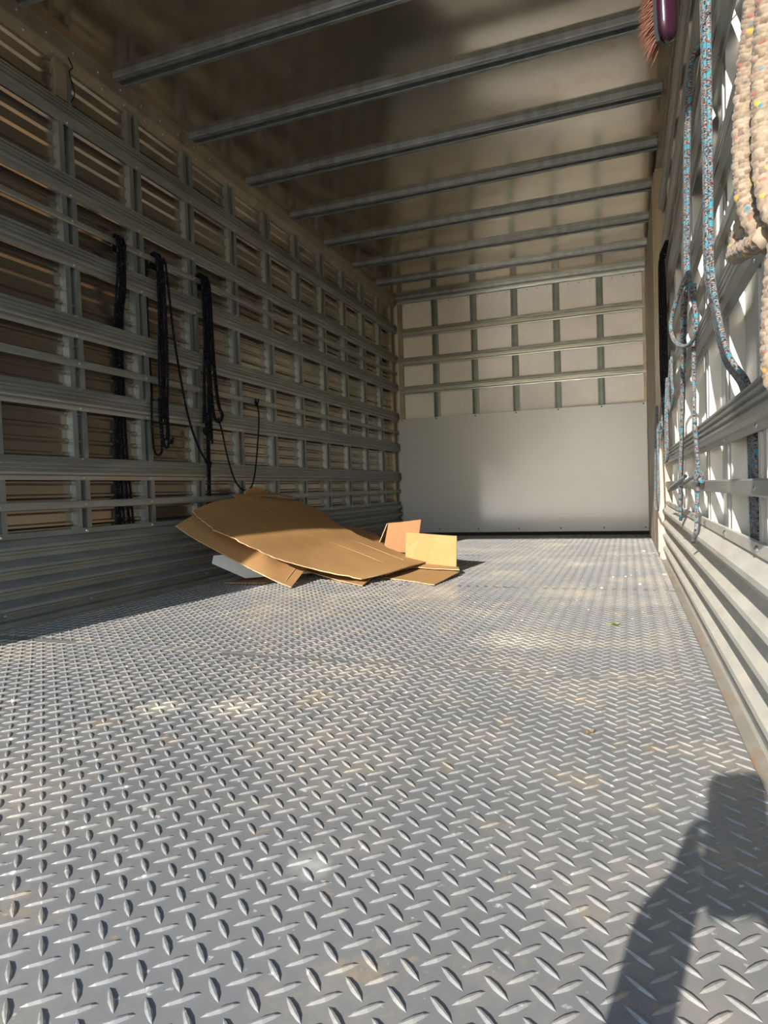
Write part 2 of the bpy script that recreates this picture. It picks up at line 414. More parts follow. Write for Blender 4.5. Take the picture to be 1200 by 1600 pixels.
def wall(side):
    s_ = 1 if side == 'left' else -1
    X = XL if side == 'left' else XR
    fx = lambda d: X + s_ * d
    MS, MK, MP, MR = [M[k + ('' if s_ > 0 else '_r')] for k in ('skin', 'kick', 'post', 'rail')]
    yend = Y1 if side == 'left' else DOORY
    b = MB(); b.extrude(skin_prof(side == 'left'), Y0, 6.72, lambda p, t: (fx(p[0]), t, p[1]), nseg=1)
    # outer shell of the body so the sheet has real thickness
    b.box(*sorted((fx(-.075), fx(-.070))), Y0 - .02, 6.76, -.1, 2.60)
    W = struct(link('wall_' + side, b.mesh('wall_' + side, MS)), 'ribbed aluminium %s wall of the truck body behind posts and rails' % side, 'wall')
    # posts
    me = None
    b = MB(); b.extrude(POSTP, .30, 2.445, lambda p, t: (s_ * p[1], p[0], t)); me = b.mesh('wall_post', MP)
    for y in POSTY:
        if y > yend - .02 and side == 'right': continue
        if y > 6.62: continue
        o = link('wall_post', me, W, (X, y, 0))
    if side == 'left':
        b = MB(); b.box(X - .05, X, 6.56, 6.64, .0, 2.46); link('corner_post', b.mesh('corner_post', M['cove']), W)
    # rails
    b = MB(); b.extrude(wide_rail_prof(), Y0 + .02, yend, lambda p, t: (s_ * p[0], t, p[1]), True); me = b.mesh('wide_rail', MR)
    for z in RAILS: link('wide_rail', me, W, (X, 0, z))
    for z0, z1 in BARS:
        b = MB(); b.extrude(bar_prof(z1 - z0), Y0 + .02, yend, lambda p, t: (s_ * p[0], t, p[1]), True); link('rope_bar', b.mesh('rope_bar', MR), W, (X, 0, z0))
    b = MB(); b.extrude(kick_prof(), Y0 + .02, yend, lambda p, t: (fx(p[0] + .0), t, p[1]))
    link('kick_plate', b.mesh('kick_plate', MK), W)
    # cove panel under the ceiling, with a fold line
    b = MB(); cp = [(-.03, 2.430), (-.02, 2.435), (.008, 2.470), (.012, 2.472), (.014, 2.476), (.030, 2.520), (.030, 2.548)]
    b.extrude(cp, Y0, 6.68, lambda p, t: (fx(p[0]), t, p[1])); link('cove_panel', b.mesh('cove_panel', M['cove']), W)
    # rivets
    b = MB()
    for y in POSTY:
        if y > yend: continue
        for z in RAILS:
            b.dome((fx(.009), y, z + .010), (s_, 0, 0), .006, .004, 7)
            b.dome((fx(.0075), y, z + .095), (s_, 0, 0), .005, .003, 7)
        b.dome((fx(.011), y, .362), (s_, 0, 0), .009, .006, 8)
        b.dome((fx(.014), y, .055), (s_, 0, 0), .007, .006, 8)
        for z0, z1 in BARS: b.dome((fx(.014), y, (z0 + z1) / 2), (s_, 0, 0), .006, .003, 7)
    yy = Y0
    while yy < 6.6:
        b.dome((fx(.022), yy, 2.497), (s_, 0, -.5), .005, .003, 6); b.dome((fx(-.003), yy + .05, 2.455), (s_, 0, -.7), .005, .003, 6); yy += .145
    o = link('rivets', b.mesh('rivets', M['screw'], True), W); o['kind'] = 'stuff'
    return W
wall_left = wall('left'); wall_right = wall('right')
# loose pale strip with a wire in front of the second post, high on the left wall
t = MB(); t.box(XL + .001, XL + .010, 2.235, 2.295, 2.268, 2.42)
wp = link('bent_post_cover', t.mesh('bent_post_cover', M['cove']), wall_left); wp['label'] = 'pale strip covering the top of one post'
t = MB(); t.tube([(XL + .012, 2.31, 2.47), (XL + .02, 2.325, 2.43), (XL + .013, 2.31, 2.41), (XL + .014, 2.335, 2.33), (XL + .012, 2.315, 2.28)], .0025, 6, .01)
wr = link('tie_wire', t.mesh('tie_wire', M['rope_black'], True)); tag(wr, 'thin dark wire twisted round the top of the nearest post on the left wall', 'wire')

# ---- side door and its frame at the far end of the right wall
door = MB()
door.box(XR - .052, XR - .040, DOORY + .05, 6.40, .006, 2.44)
door_1 = struct(link('door_1', door.mesh('door_1', M['door'])), 'pale side door at the far end of the right wall', 'door')
for (a, c, z0, z1) in ((4.58, 5.13, .04, 2.40), (5.15, 5.72, .04, 2.40), (5.74, 6.34, .04, 2.40)):
    b = MB(); b.box(XR - .058, XR - .050, a, c, z0, z1); link('door_board', b.mesh('door_board', M['door']), door_1)
b = MB(); b.box(XR - .046, XR + .04, DOORY, DOORY + .05, .0, 2.44)
o = link('trim_3', b.mesh('trim_3', M['door'])); struct(o, 'pale vertical door jamb where the rails of the right wall end', 'trim')
b = MB(); b.box(XR - .045, XR + .04, 6.40, 6.64, .0, 2.46)
for k, z in enumerate(RAILS[1:]): b.box(XR - .052, XR - .045, 6.41, 6.63, z, z + .09)
o = link('trim_4', b.mesh('trim_4', M['cove'])); struct(o, 'corner post between the side door and the back wall', 'trim')

# ---- back wall
YB = 6.66
b = MB(); b.box(-2.42, .36, 6.70, 6.75, -.1, 2.60)
wall_back = struct(link('wall_back', b.mesh('wall_back', M['backp'])), 'pale grey back wall of the truck body with posts and rails', 'wall')
BX = [-1.857, -1.445, -1.030, -.620, -.214]
bx_edges = [-2.27] + BX + [.20]
zr = [2.118, 1.812, 1.512]
zrows = [(2.16, 2.52), (1.85, 2.16), (1.55, 1.85), (1.24, 1.55)]
for i in range(6):
    for z0, z1 in zrows:
        b = MB(); b.box(bx_edges[i] + .002, bx_edges[i + 1] - .002, YB + .022, YB + .030, z0 + .002, z1 - .002)
        link('back_panel', b.mesh('back_panel', M['backp']), wall_back)
b = MB(); bp = [(-.032, .0), (-.032, -.018), (-.014, -.020), (-.012, -.012), (.012, -.012), (.014, -.020), (.032, -.018), (.032, 0)]
b.extrude(bp, 1.20, 2.50, lambda p, t: (p[0], p[1], t)); mp_ = b.mesh('back_post', M['post_b'])
for x in BX: link('back_post', mp_, wall_back, (x, YB + .022, 0))
b = MB(); rp = [(0, 0), (-.008, 0), (-.010, .012), (-.026, .018), (-.027, .032), (-.018, .036), (-.018, .052), (-.027, .056), (-.026, .070), (-.010, .076), (-.008, .088), (0, .088)]
b.extrude(rp, -2.26, .195, lambda p, t: (t, p[0], p[1]), True); mr_ = b.mesh('back_rail', M['rail_b'])
for z in zr: link('back_rail', mr_, wall_back, (0, YB + .004, z))
b = MB(); b.extrude([(0, 0), (-.03, 0), (-.035, .02), (-.030, .05), (0, .05)], -2.27, .20, lambda p, t: (t, p[0], p[1]), True)
link('top_rail', b.mesh('top_rail', M['rail_b']), wall_back, (0, YB + .02, 2.475))
b = MB(); b.box(-2.262, .188, YB - .030, YB - .026, .036, 1.250); link('lower_sheet', b.mesh('lower_sheet', M['lower']), wall_back)
b = MB(); b.box(-2.25, .19, YB - .02, YB + .03, .0, .036); link('shade_strip', b.mesh('shade_strip', M['screw_shade']), wall_back)  # near-black strip, the shadow at the wall foot put into its colour
b = MB(); b.box(-2.262, -2.215, YB - .02, YB + .02, 1.25, 2.47); link('edge_strip', b.mesh('edge_strip', M['cove']), wall_back)
b = MB(); b.box(.165, .19, YB - .02, YB + .02, 1.25, 2.47); link('edge_strip', b.mesh('edge_strip', M['cove']), wall_back)
b = MB()
for x in BX + [-2.24, .16]:
    for z in (.07, 1.235): b.dome((x, YB - .030, z), (0, -1, 0), .007, .004, 8)
for i in range(24): b.dome((-2.2 + i * .1, YB + .022, 2.455), (0, -1, 0), .005, .003, 6)
o = link('screws', b.mesh('screws', M['screw_shade'], True), wall_back); o['kind'] = 'stuff'

# ---- ceiling
b = MB(); b.box(-2.42, .36, Y0 - .02, 6.76, 2.60, 2.63)
ceiling = struct(link('ceiling', b.mesh('ceiling', M['beam'])), 'roof of the truck body over stained aluminium ceiling sheets', 'ceiling')
BOWY = [.28 + .5815 * k for k in range(12)]
ed = [Y0] + [y for y in BOWY if Y0 < y < 6.6] + [6.70]
for k in range(len(ed) - 1):
    b = MB(); n = 24; y0, y1 = ed[k], ed[k + 1]
    # each sheet sags a few millimetres between the bows
    vs = []; nx, ny = 24, 8
    ph = random.random() * 6
    for j in range(ny + 1):
        for i in range(nx + 1):
            x = -2.33 + 2.60 * i / nx; y = y0 + (y1 - y0) * j / ny
            sg = -.006 * math.sin(math.pi * j / ny) * (1 + .5 * math.sin(x * 2.3 + ph))
            vs.append((x, y, ZC + sg))
    fs = [(j * (nx + 1) + i, (j + 1) * (nx + 1) + i, (j + 1) * (nx + 1) + i + 1, j * (nx + 1) + i + 1) for j in range(ny) for i in range(nx)]
    b.add(vs, fs); link('ceiling_sheet', b.mesh('ceiling_sheet', M['ceil'], True), ceiling)
bowp = [(-.050, .0), (-.048, -.024), (-.044, -.030), (-.034, -.030), (-.032, -.026), (-.029, -.030), (-.018, -.030), (-.016, -.027), (-.016, -.002), (.020, -.002), (.020, -.027), (.022, -.030), (.040, -.030), (.044, -.026), (.046, 0)]
b = MB(); b.extrude(bowp, -2.272, .210, lambda p, t: (t, p[0], p[1]), True); mb_ = b.mesh('roof_bow', M['post'])
for y in BOWY:
    if y > .4: link('roof_bow', mb_, ceiling, (0, y, ZC))

# ---- rear frame (outside the picture, shades the left wall and the far floor)
b = MB(); b.box(-2.42, .36, .22, .34, 2.455, 2.63)
struct(link('trim_5', b.mesh('trim_5', M['beam'])), 'white header beam over the open rear doorway', 'trim')
b = MB(); b.box(-2.42, -2.252, .22, .34, -.12, 2.46)
struct(link('trim_6', b.mesh('trim_6', M['beam'])), 'white left post of the open rear doorway', 'trim')
b = MB(); b.box(.24, .36, .22, .34, -.12, 2.46)
struct(link('trim_7', b.mesh('trim_7', M['beam'])), 'white right post of the open rear doorway', 'trim')
b = MB(); b.box(-60, 60, -60, 60, -1.40, -1.25)
g = struct(link('ground', b.mesh('ground', M['ground'])), 'dusty concrete ground outside behind the truck', 'ground')

# ------------------------------------------------------------------ cardboard
def sheet(name, grid, th, mats, label, sub=8, torn=0.0, seed=0, flute=0.0, parent=None):
    G = [[Vector(p) for p in row] for row in grid]
    def cm(row, sub):
        if len(row) == 2: return [row[0].lerp(row[1], k / sub) for k in range(sub + 1)]
        out = []
        for i in range(len(row) - 1):
            p0 = row[i - 1] if i else row[0] * 2 - row[1]; p1 = row[i]; p2 = row[i + 1]; p3 = row[i + 2] if i + 2 < len(row) else row[-1] * 2 - row[-2]
            for k in range(sub):
                t = k / sub
                out.append(.5 * ((2 * p1) + (p2 - p0) * t + (2 * p0 - 5 * p1 + 4 * p2 - p3) * t * t + (3 * p1 - p0 - 3 * p2 + p3) * t ** 3))
        out.append(row[-1]); return out
    rows = [cm(r, sub) for r in G]
    cols = [cm([r[j] for r in rows], sub) for j in range(len(rows[0]))]
    nv_, nu = len(cols), len(cols[0])
    P = [[cols[j][i] for j in range(nv_)] for i in range(nu)]
    rr = random.Random(seed)
    for i in range(nu):
        for e, k in ((0, 1), (nv_ - 1, -1)):
            if torn:
                d = (P[i][e + k] - P[i][e]).normalized()
                P[i][e] = P[i][e] + d * torn * noise.noise(Vector((i * 4.8 / sub, seed * 3.1 + e, 0)))
    top = []; 
    for i in range(nu):
        for j in range(nv_):
            du = P[min(i + 1, nu - 1)][j] - P[max(i - 1, 0)][j]; dv = P[i][min(j + 1, nv_ - 1)] - P[i][max(j - 1, 0)]
            n = du.cross(dv); n = n.normalized() if n.length > 1e-9 else Vector((0, 0, 1))
            if n.z < 0 and abs(n.z) > .2: n = -n
            w_ = noise.noise(P[i][j] * 6 + Vector((seed, 0, 0))) * .0025
            top.append((P[i][j] + n * w_, n))
    N_ = nu * nv_
    vs = [p + n * th / 2 for p, n in top] + [p - n * th / 2 for p, n in top]
    b = MB(); ix = lambda i, j: i * nv_ + j
    fs = [(ix(i, j), ix(i + 1, j), ix(i + 1, j + 1), ix(i, j + 1)) for i in range(nu - 1) for j in range(nv_ - 1)]
    fb = [(N_ + a[3], N_ + a[2], N_ + a[1], N_ + a[0]) for a in fs]
    fe = []
    for i in range(nu - 1):
        fe.append((ix(i, 0), N_ + ix(i, 0), N_ + ix(i + 1, 0), ix(i + 1, 0))); fe.append((ix(i + 1, nv_ - 1), N_ + ix(i + 1, nv_ - 1), N_ + ix(i, nv_ - 1), ix(i, nv_ - 1)))
    for j in range(nv_ - 1):
        fe.append((ix(0, j + 1), N_ + ix(0, j + 1), N_ + ix(0, j), ix(0, j))); fe.append((ix(nu - 1, j), N_ + ix(nu - 1, j), N_ + ix(nu - 1, j + 1), ix(nu - 1, j + 1)))
    b.v = [tuple(v) for v in vs]
    b.f = fs + fb + fe; b.uv = [None] * len(b.f); b.mi = [0] * len(fs) + [1] * len(fb) + [2] * len(fe)
    me = b.mesh(name, mats)
    o = link(name, me, parent)
    if label: tag(o, label, 'cardboard', 'loose pieces of cardboard')
    return o, P
CM = [M['card'], M['card2'], M['edge']]
gA = [[(-2.2, 2.928, .424), (-2.2, 3.198, .470), (-2.2, 3.596, .485), (-2.2, 4.086, .449)],
      [(-2.03, 2.855, .333), (-2.05, 3.225, .379), (-2.08, 3.687, .403), (-2.05, 4.162, .37)],
      [(-1.893, 2.856, .276), (-1.853, 3.202, .28), (-1.807, 3.545, .274), (-1.78, 3.97, .262)],
      [(-1.74, 2.99, .165), (-1.70, 3.42, .160), (-1.65, 3.80, .165), (-1.56, 4.12, .125)],
      [(-1.56, 3.13, .085), (-1.50, 3.45, .085), (-1.433, 3.80, .085), (-1.37, 4.04, .075)],
      [(-1.324, 3.161, .035), (-1.253, 3.298, .045), (-1.189, 3.536, .055), (-1.161, 3.882, .050)]]
cA, PA = sheet('cardboard_sheet', gA, .006, CM, 'large brown cardboard sheet on top of the pile, sloping from left wall to floor', 16, .022, 1)
# crease lines of the big sheet, as real folded ridges
for irow in (9, 26):
    pts = [PA[irow][j] + Vector((0, 0, .0032)) for j in range(1, 40, 3)]
    b = MB(); b.tube(pts, .0016, 5, .04); link('crease', b.mesh('crease', M['card2'], True), cA)
for jrow, nm in ((26, 'crease'), (37, 'crease')):
    pts = [PA[i][jrow] + Vector((0, 0, .0032)) for i in range(2 if jrow == 26 else 30, len(PA) - 8, 3)]
    b = MB(); b.tube(pts, .0016, 5, .04); link('crease', b.mesh('crease', M['card2'], True), cA)
gB = [[(-2.2, 2.785, .350), (-2.21, 2.96, .400)], [(-2.09, 2.824, .269), (-2.07, 3.02, .320)], [(-1.9, 2.916, .143), (-1.88, 3.09, .205)],
      [(-1.747, 2.95, .060), (-1.80, 3.20, .125)], [(-1.654, 3.001, .008), (-1.704, 3.287, .08)]]
cB, PB = sheet('cardboard_sheet', gB, .006, [M['card2'], M['card'], M['edge']], 'long brown cardboard flap under the big sheet, square end on floor by foam slab', 8, 0, 2)
b = MB(); b.tube([PB[-4][1] + Vector((0, 0, .004)), PB[-4][5] + Vector((0, 0, .004)), PB[-4][-1] + Vector((0, 0, .004))], .002, 5, .03); link('crease', b.mesh('crease', M['edge'], True), cB)
gC = [[(-1.84, 3.33, .090), (-1.80, 3.62, .10)], [(-1.74, 3.36, .045), (-1.649, 3.58, .06)], [(-1.50, 3.27, .010), (-1.398, 3.55, .035)], [(-1.297, 3.109, .008), (-1.331, 3.344, .02)]]
sheet('cardboard_sheet', gC, .005, CM, 'curved brown cardboard strip on the floor, shaded under big sheet front edge', 6, .006, 3)
gD = [[(-1.313, 3.434, .008), (-1.243, 3.736, .022)], [(-1.108, 3.321, .006), (-1.078, 3.719, .022)], [(-.935, 3.204, .006), (-.897, 3.588, .022)]]
sheet('cardboard_sheet', gD, .005, CM, 'flat brown cardboard piece on the floor in front of the upright pale flap', 6, .008, 4)
gD2 = [[(-1.25, 3.72, .038), (-1.30, 3.95, .045)], [(-1.05, 3.64, .034), (-1.13, 3.80, .040)], [(-.90, 3.60, .034), (-.935, 3.72, .034)]]
gE = [[(-1.328, 3.918, .045), (-1.340, 3.98, .223)], [(-1.112, 3.79, .040), (-1.125, 3.85, .219)], [(-.952, 3.73, .032), (-.955, 3.78, .212)]]
cE, _ = sheet('cardboard_flap', gE, .005, [M['card3'], M['card3'], M['edge']], 'pale yellowish rectangular cardboard flap standing upright at the right end of the pile', 6, .002, 5)
sheet('bottom_flap', gD2, .005, [M['card2'], M['card'], M['edge']], None, 6, .01, 6, parent=cE)
gF = [[(-1.625, 4.306, .07), (-1.611, 4.392, .262)], [(-1.498, 4.27, .065), (-1.489, 4.39, .272)], [(-1.360, 4.255, .06), (-1.368, 4.40, .2835)]]
cF, _ = sheet('cardboard_flap', gF, .005, [M['card4'], M['card4'], M['edge']], 'brown cardboard flap propped up like a tent behind the pale flap', 6, .002, 7)
gG = [[(-1.70, 4.36, .07), (-1.625, 4.395, .258)], [(-1.74, 4.56, .06), (-1.622, 4.43, .262)]]
sheet('folded_side', gG, .005, [M['card2'], M['card'], M['edge']], None, 6, .002, 8, parent=cF)
gH = [[(-1.93, 4.25, .245), (-2.05, 4.72, .225)], [(-1.80, 4.20, .195), (-1.88, 4.60, .20)], [(-1.66, 4.20, .110), (-1.72, 4.50, .15)], [(-1.50, 4.22, .05), (-1.60, 4.36, .06)]]
sheet('cardboard_sheet', gH, .005, CM, 'brown cardboard panel behind the big sheet, reaching to the tent-like flap', 6, .01, 9)
gT = [[(-2.235, 3.381, .500), (-2.19, 3.36, .472)], [(-2.235, 3.75, .512), (-2.18, 3.72, .492)], [(-2.23, 4.06, .485), (-2.17, 4.03, .462)]]
sheet('cardboard_strip', gT, .005, CM, 'narrow cardboard strip along the top of the pile against the left wall', 6, .012, 10)
gS = [[(-2.238, 3.50, .500), (-2.225, 3.50, .525)], [(-2.238, 3.62, .515), (-2.225, 3.63, .548)], [(-2.238, 3.74, .510), (-2.225, 3.74, .528)]]
sheet('cardboard_scrap', gS, .005, CM, 'small curled cardboard scrap poking up behind the top strip', 4, .015, 11)
gU = [[(-2.13, 3.10, .010), (-2.05, 3.50, .012)], [(-1.98, 3.11, .008), (-1.90, 3.50, .010)], [(-1.90, 3.15, .006), (-1.80, 3.50, .008)]]
sheet('cardboard_scrap', gU, .005, CM, 'dark cardboard scrap on the floor beneath the white foam slab', 4, .01, 12)
# foam slab
c0 = Vector((-2.050, 3.185, .020)); e1 = Vector((-.135, -.13, .10)); e2 = Vector((.30, .26, .0)); e3 = Vector((.012, .005, .052))
b = MB()
def slab(c0, e1, e2, e3, n=6):
    cs = [c0, c0 + e1, c0 + e1 + e2, c0 + e2]; cs += [c + e3 for c in cs]
    return cs
cs = slab(c0, e1, e2, e3)
import bmesh
bm = bmesh.new(); vv = [bm.verts.new(c) for c in cs]
for f in ((0, 1, 2, 3), (7, 6, 5, 4), (0, 4, 5, 1), (1, 5, 6, 2), (2, 6, 7, 3), (3, 7, 4, 0)): bm.faces.new([vv[k] for k in f])
bmesh.ops.recalc_face_normals(bm, faces=bm.faces)
bmesh.ops.bevel(bm, geom=list(bm.edges), offset=.005, segments=2, affect='EDGES')
me = bpy.data.meshes.new('foam_slab'); bm.to_mesh(me); bm.free(); me.materials.append(M['foam'])
tag(link('foam_slab', me), 'white foam slab tucked under the left end of the cardboard pile', 'foam')

# ------------------------------------------------------------------ ropes
def rope(name, label, strands, m, r, nseg=8, step=.012, knots=(), cat='rope', group=None, braid=0, knot_r=None, cell=.012, ncell=5, loc=None):
    root = empty(name, loc or strands[0][0]); tag(root, label, cat, group)
    inv = Vector(loc or strands[0][0])
    for k, st in enumerate(strands):
        b = MB(); b.tube([Vector(p) - inv for p in st], r, nseg, step, braid, cell, ncell, v0=k * .37)
        link('strand', b.mesh('strand', m, True), root)
    for kc in knots:
        c = Vector(kc) - inv; kr = knot_r or r * 1.9
        pts = [c + Vector((math.cos(a) * kr * .6, math.sin(a * 1.0) * kr, math.sin(2 * a) * kr * .9)) for a in np.linspace(0, 2 * math.pi * 1.6, 18)]
        b = MB(); b.tube(pts, r, nseg, .004); link('knot', b.mesh('knot', m, True), root)
    return root
def jit(a): return (random.random() - .5) * 2 * a
XF = XL + .040     # just in front of the left rails
XB = XL - .018     # in the cavity behind them
# 1: bundle over the rope bar, in front of one rail, then behind the others
st = []
for k in range(5):
    y = 2.50 + k * .012
    st.append([(XL - .008, y, 1.70), (XL + .004, y, 1.775), (XF - .005, y + .004, 1.745), (XF + jit(.002), y + jit(.004), 1.60), (XF + jit(.004), y - .01 + jit(.01), 1.50),
               (XL + .004, y - .012, 1.40), (XB, y - .014 + jit(.008), 1.28), (XB, y - .018 + jit(.01), 1.0), (XB, 2.455 + k * .021 + jit(.008), .75), (XB, 2.45 + k * .026 + jit(.006), .36)])
st = [[(p[0], p[1] + .028 + (XF - p[0]) * .55, p[2]) for p in q] for q in st]
rope('rope_hank', 'black rope bundle on the left wall nearest the doorway, passing behind the lower rails', st, M['rope_black'], .0062, 7, .02, knots=[(XF - .004, 2.555, 1.74), (XF, 2.565, 1.715)], knot_r=.016)
# 2: middle bundle with a loose line looping to the third
st = []
for k in range(5):
    y = 2.815 + k * .011
    yb = 2.795 + k * .012; zb = .86 - .03 * (k % 3)
    st.append([(XL - .008, y, 1.70), (XL + .004, y, 1.772), (XF - .006, y, 1.74), (XF + jit(.006), y + jit(.008), 1.45), (XF + jit(.006), yb + jit(.012), 1.15), (XF + jit(.005), yb, zb + .08)])
for k, (ya, yc, zb) in enumerate(((2.785, 2.835, .80), (2.80, 2.845, .76), (2.735, 2.80, .72))):
    xx = XF if k < 2 else XL + .03
    st.append([(xx, ya, 1.02), (xx, ya - .004, zb + .10), (xx, ya + .006, zb + .02), (xx, (ya + yc) / 2, zb), (xx, yc - .004, zb + .02), (xx, yc, zb + .10), (xx, yc, 1.02)])
for k in range(3):
    st.append([(XL - .006, 2.765 + k * .014, 1.73), (XB, 2.76 + k * .016, 1.6), (XB, 2.755 + k * .018, 1.3), (XB, 2.76 + k * .02, .90 + .02 * k)])
st.append([(XF, 2.88, 1.745), (XF + .004, 2.89, 1.60), (XF + .004, 2.92, 1.35), (XF + .004, 2.97, 1.10), (XF + .004, 3.02, .92), (XF + .005, 3.09, .78), (XF + .004, 3.165, .695)])
rope('rope_hank', 'middle one of three black rope bundles on left wall, small loops at its foot', st, M['rope_black'], .0062, 7, .02, knots=[(XF, 2.862, .80), (XF, 2.85, 1.74)], knot_r=.014)
# 3: thickest bundle
st = []
for k in range(7):
    y = 3.195 + k * .013
    yb = 3.165 + k * .009
    st.append([(XL - .008, y, 1.70), (XL + .004, y, 1.775), (XF - .006, y + .002, 1.745), (XF + jit(.008), y + jit(.008), 1.45), (XF + jit(.008), yb + .02 + jit(.01), 1.15), (XF + jit(.008), yb + jit(.006), .92 - .02 * k)])
for k in range(4):
    y = 3.172 + k * .009
    st.append([(XF, y, .98), (XF + .004, y + jit(.005), .85), (XF + .002, y + jit(.006), .70), (XF - .002, 3.178 + k * .006, .60), (XF - .005, 3.176 + k * .006, .50)])
for k in range(2):
    st.append([(XF, 3.265 + k * .01, 1.60), (XF, 3.27 + k * .016, 1.3), (XF, 3.30 + k * .014, 1.05), (XF + .003, 3.335 + k * .012, .98), (XF, 3.31, .935), (XF, 3.27 - k * .01, .96), (XF, 3.25, 1.08), (XF, 3.235, 1.3)])
rope('rope_hank', 'thickest black rope bundle on the left wall, hanging almost to the cardboard', st, M['rope_black'], .0062, 7, .02, knots=[(XF, 3.17, .87), (XF, 3.19, .68)], knot_r=.015)
# thin line sagging from the third bundle to a knot farther along
st = [[(XF, 3.30, .96), (XF + .003, 3.33, .88), (XF + .003, 3.38, .72), (XF + .003, 3.44, .60), (XF + .003, 3.50, .545), (XF + .003, 3.56, .528), (XF + .003, 3.63, .55), (XF + .003, 3.68, .64), (XF + .003, 3.72, .80), (XF, 3.76, 1.00), (XL + .022, 3.775, 1.10)]]
rope('thin_cord', 'thin black cord sagging in a deep curve above the cardboard on left wall', st, M['rope_black'], .0050, 7, .015, knots=[(XL + .022, 3.775, 1.115), (XL + .020, 3.77, 1.10)], knot_r=.014)

# right wall
XG = XR - .043     # in front of the right rails
XH = XR + .018     # in the cavity
m = M['rope_blue']
st = []
for k in range(7):
    o_ = (k - 3) * .0115; xo = -.006 * (k % 2)
    st.append([(XR + .006, 1.78 + o_, 1.70), (XR - .004, 1.78 + o_, 1.775), (XG + .004 + xo, 1.78 + o_, 1.74), (XG + xo, 1.785 + o_, 1.50), (XG + xo, 1.79 + o_ * .9, 1.20), (XG + xo, 1.795 + o_ * .9, 1.02),
               (XG + .006, 1.755 + o_ * .9, .90), (XG + .022, 1.70 + o_ * .9, .78), (XR + .004, 1.64 + o_ * 1.0, .71), (XH - .004, 1.625 + o_ * 1.1, .64), (XH, 1.62 + o_ * 1.2, .55), (XH, 1.60 + o_ * 1.2, .35)])
rope('rope_hank', 'thick flat bundle of blue and red speckled rope passing behind right wall rail', st, m, .0062, 8, .01)
st = []
for k in range(4):
    o_ = (k - 1.5) * .011; xo = -.006 * (k % 2)
    st.append([(XR + .006, 2.20 + o_, 1.70), (XR - .004, 2.20 + o_, 1.775), (XG + .004, 2.20 + o_, 1.745), (XG + xo, 2.27 + o_, 1.60), (XG + xo, 2.34 + o_ * .8, 1.42), (XG + xo, 2.38 + o_, 1.24), (XG + xo, 2.36 + o_ * .6, 1.15)])
st.append([(0.194, 2.3, 1.159), (0.18, 2.32, 1.126), (0.163, 2.36, 1.088), (0.149, 2.4, 1.037), (0.149, 2.4, 0.994), (0.159, 2.36, 0.953), (0.179, 2.28, 0.923), (0.195, 2.22, 0.926), (0.202, 2.18, 0.951), (0.203, 2.18, 0.998), (0.197, 2.22, 1.067), (0.194, 2.28, 1.153)])
st.append([(XG - .004, 2.39, 1.16), (XG - .004, 2.47, 1.04), (XG - .004, 2.53, .92), (XG - .004, 2.62, .755), (XG - .006, 2.72, .526), (XG - .006, 2.78, .345)])
st.append([(XG - .010, 2.39, 1.16), (XG - .014, 2.45, 1.04), (XG - .012, 2.50, .92), (XG - .010, 2.58, .755), (XG - .012, 2.68, .526), (XG - .012, 2.73, .365)])
st.append([(XG + .004, 2.22, 1.10), (XG + .004, 2.27, .90), (XG + .004, 2.28, .70), (XG + .012, 2.27, .515)])
st.append([(XG - .006, 2.53, .515), (XG - .020, 2.75, .49), (XG - .018, 3.2, .465), (XG - .018, 3.30, .455), (XG - .010, 2.85, .475), (XG + .004, 2.40, .51), (XG + .012, 2.27, .52)])
st.append([(XG + .012, 2.28, .50), (XG + .008, 2.30, .42), (XG + .002, 2.26, .35), (XG - .002, 2.33, .30)])
rope('rope_hank', 'blue and red speckled rope with one wide open loop on the right wall', st, m, .0066, 8, .01, knots=[(XG + .010, 2.27, .515), (XG + .012, 2.25, .505)], knot_r=.013)
# black bundle beyond
st = []
for k in range(8):
    o_ = (k - 3.5) * .040; xo = -.004 * (k % 3)
    zb = (.72, .98, .66, .90, .80, 1.02, .75, .93)[k]
    st.append([(XR + .004, 3.98 + o_, 1.70), (XR - .004, 3.98 + o_, 1.775), (XG + .006 + xo, 3.98 + o_, 1.74), (XG + .004 + xo, 3.97 + o_ * 1.6 + jit(.03), 1.45), (XG + .004 + xo, 3.98 + o_ * 1.7 + jit(.05), 1.1), (XG + .006 + xo, 3.92 + o_ * 1.2, zb)])
rope('rope_hank', 'black rope bundle on the right wall just before the side door', st, M['rope_black'], .0078, 7, .02)
st = []
for (ya, yb, zt, zb, xo) in ((4.05, 4.25, .98, .74, .0), (4.10, 4.60, .95, .32, -.022), (3.55, 3.75, 1.02, .60, 0), (3.40, 3.10, 1.06, .82, 0)):
    st.append([(XG + xo, (ya * .7 + yb * .3), zt), (XG + xo - .006, ya, (zt + zb) / 2), (XG + xo - .006, ya + .01, zb + .06), (XG + xo - .006, (ya + yb) / 2, zb), (XG + xo - .006, yb, zb + .06), (XG + xo - .006, yb * .8 + ya * .2, (zt + zb) / 2), (XG + xo, (ya * .5 + yb * .5), zt)])
rope('rope_loops', 'slim blue speckled rope loops dangling below the black bundle by the side door', st, m, .0062, 7, .02, knots=[(XG - .008, 3.95, .80)], knot_r=.03)

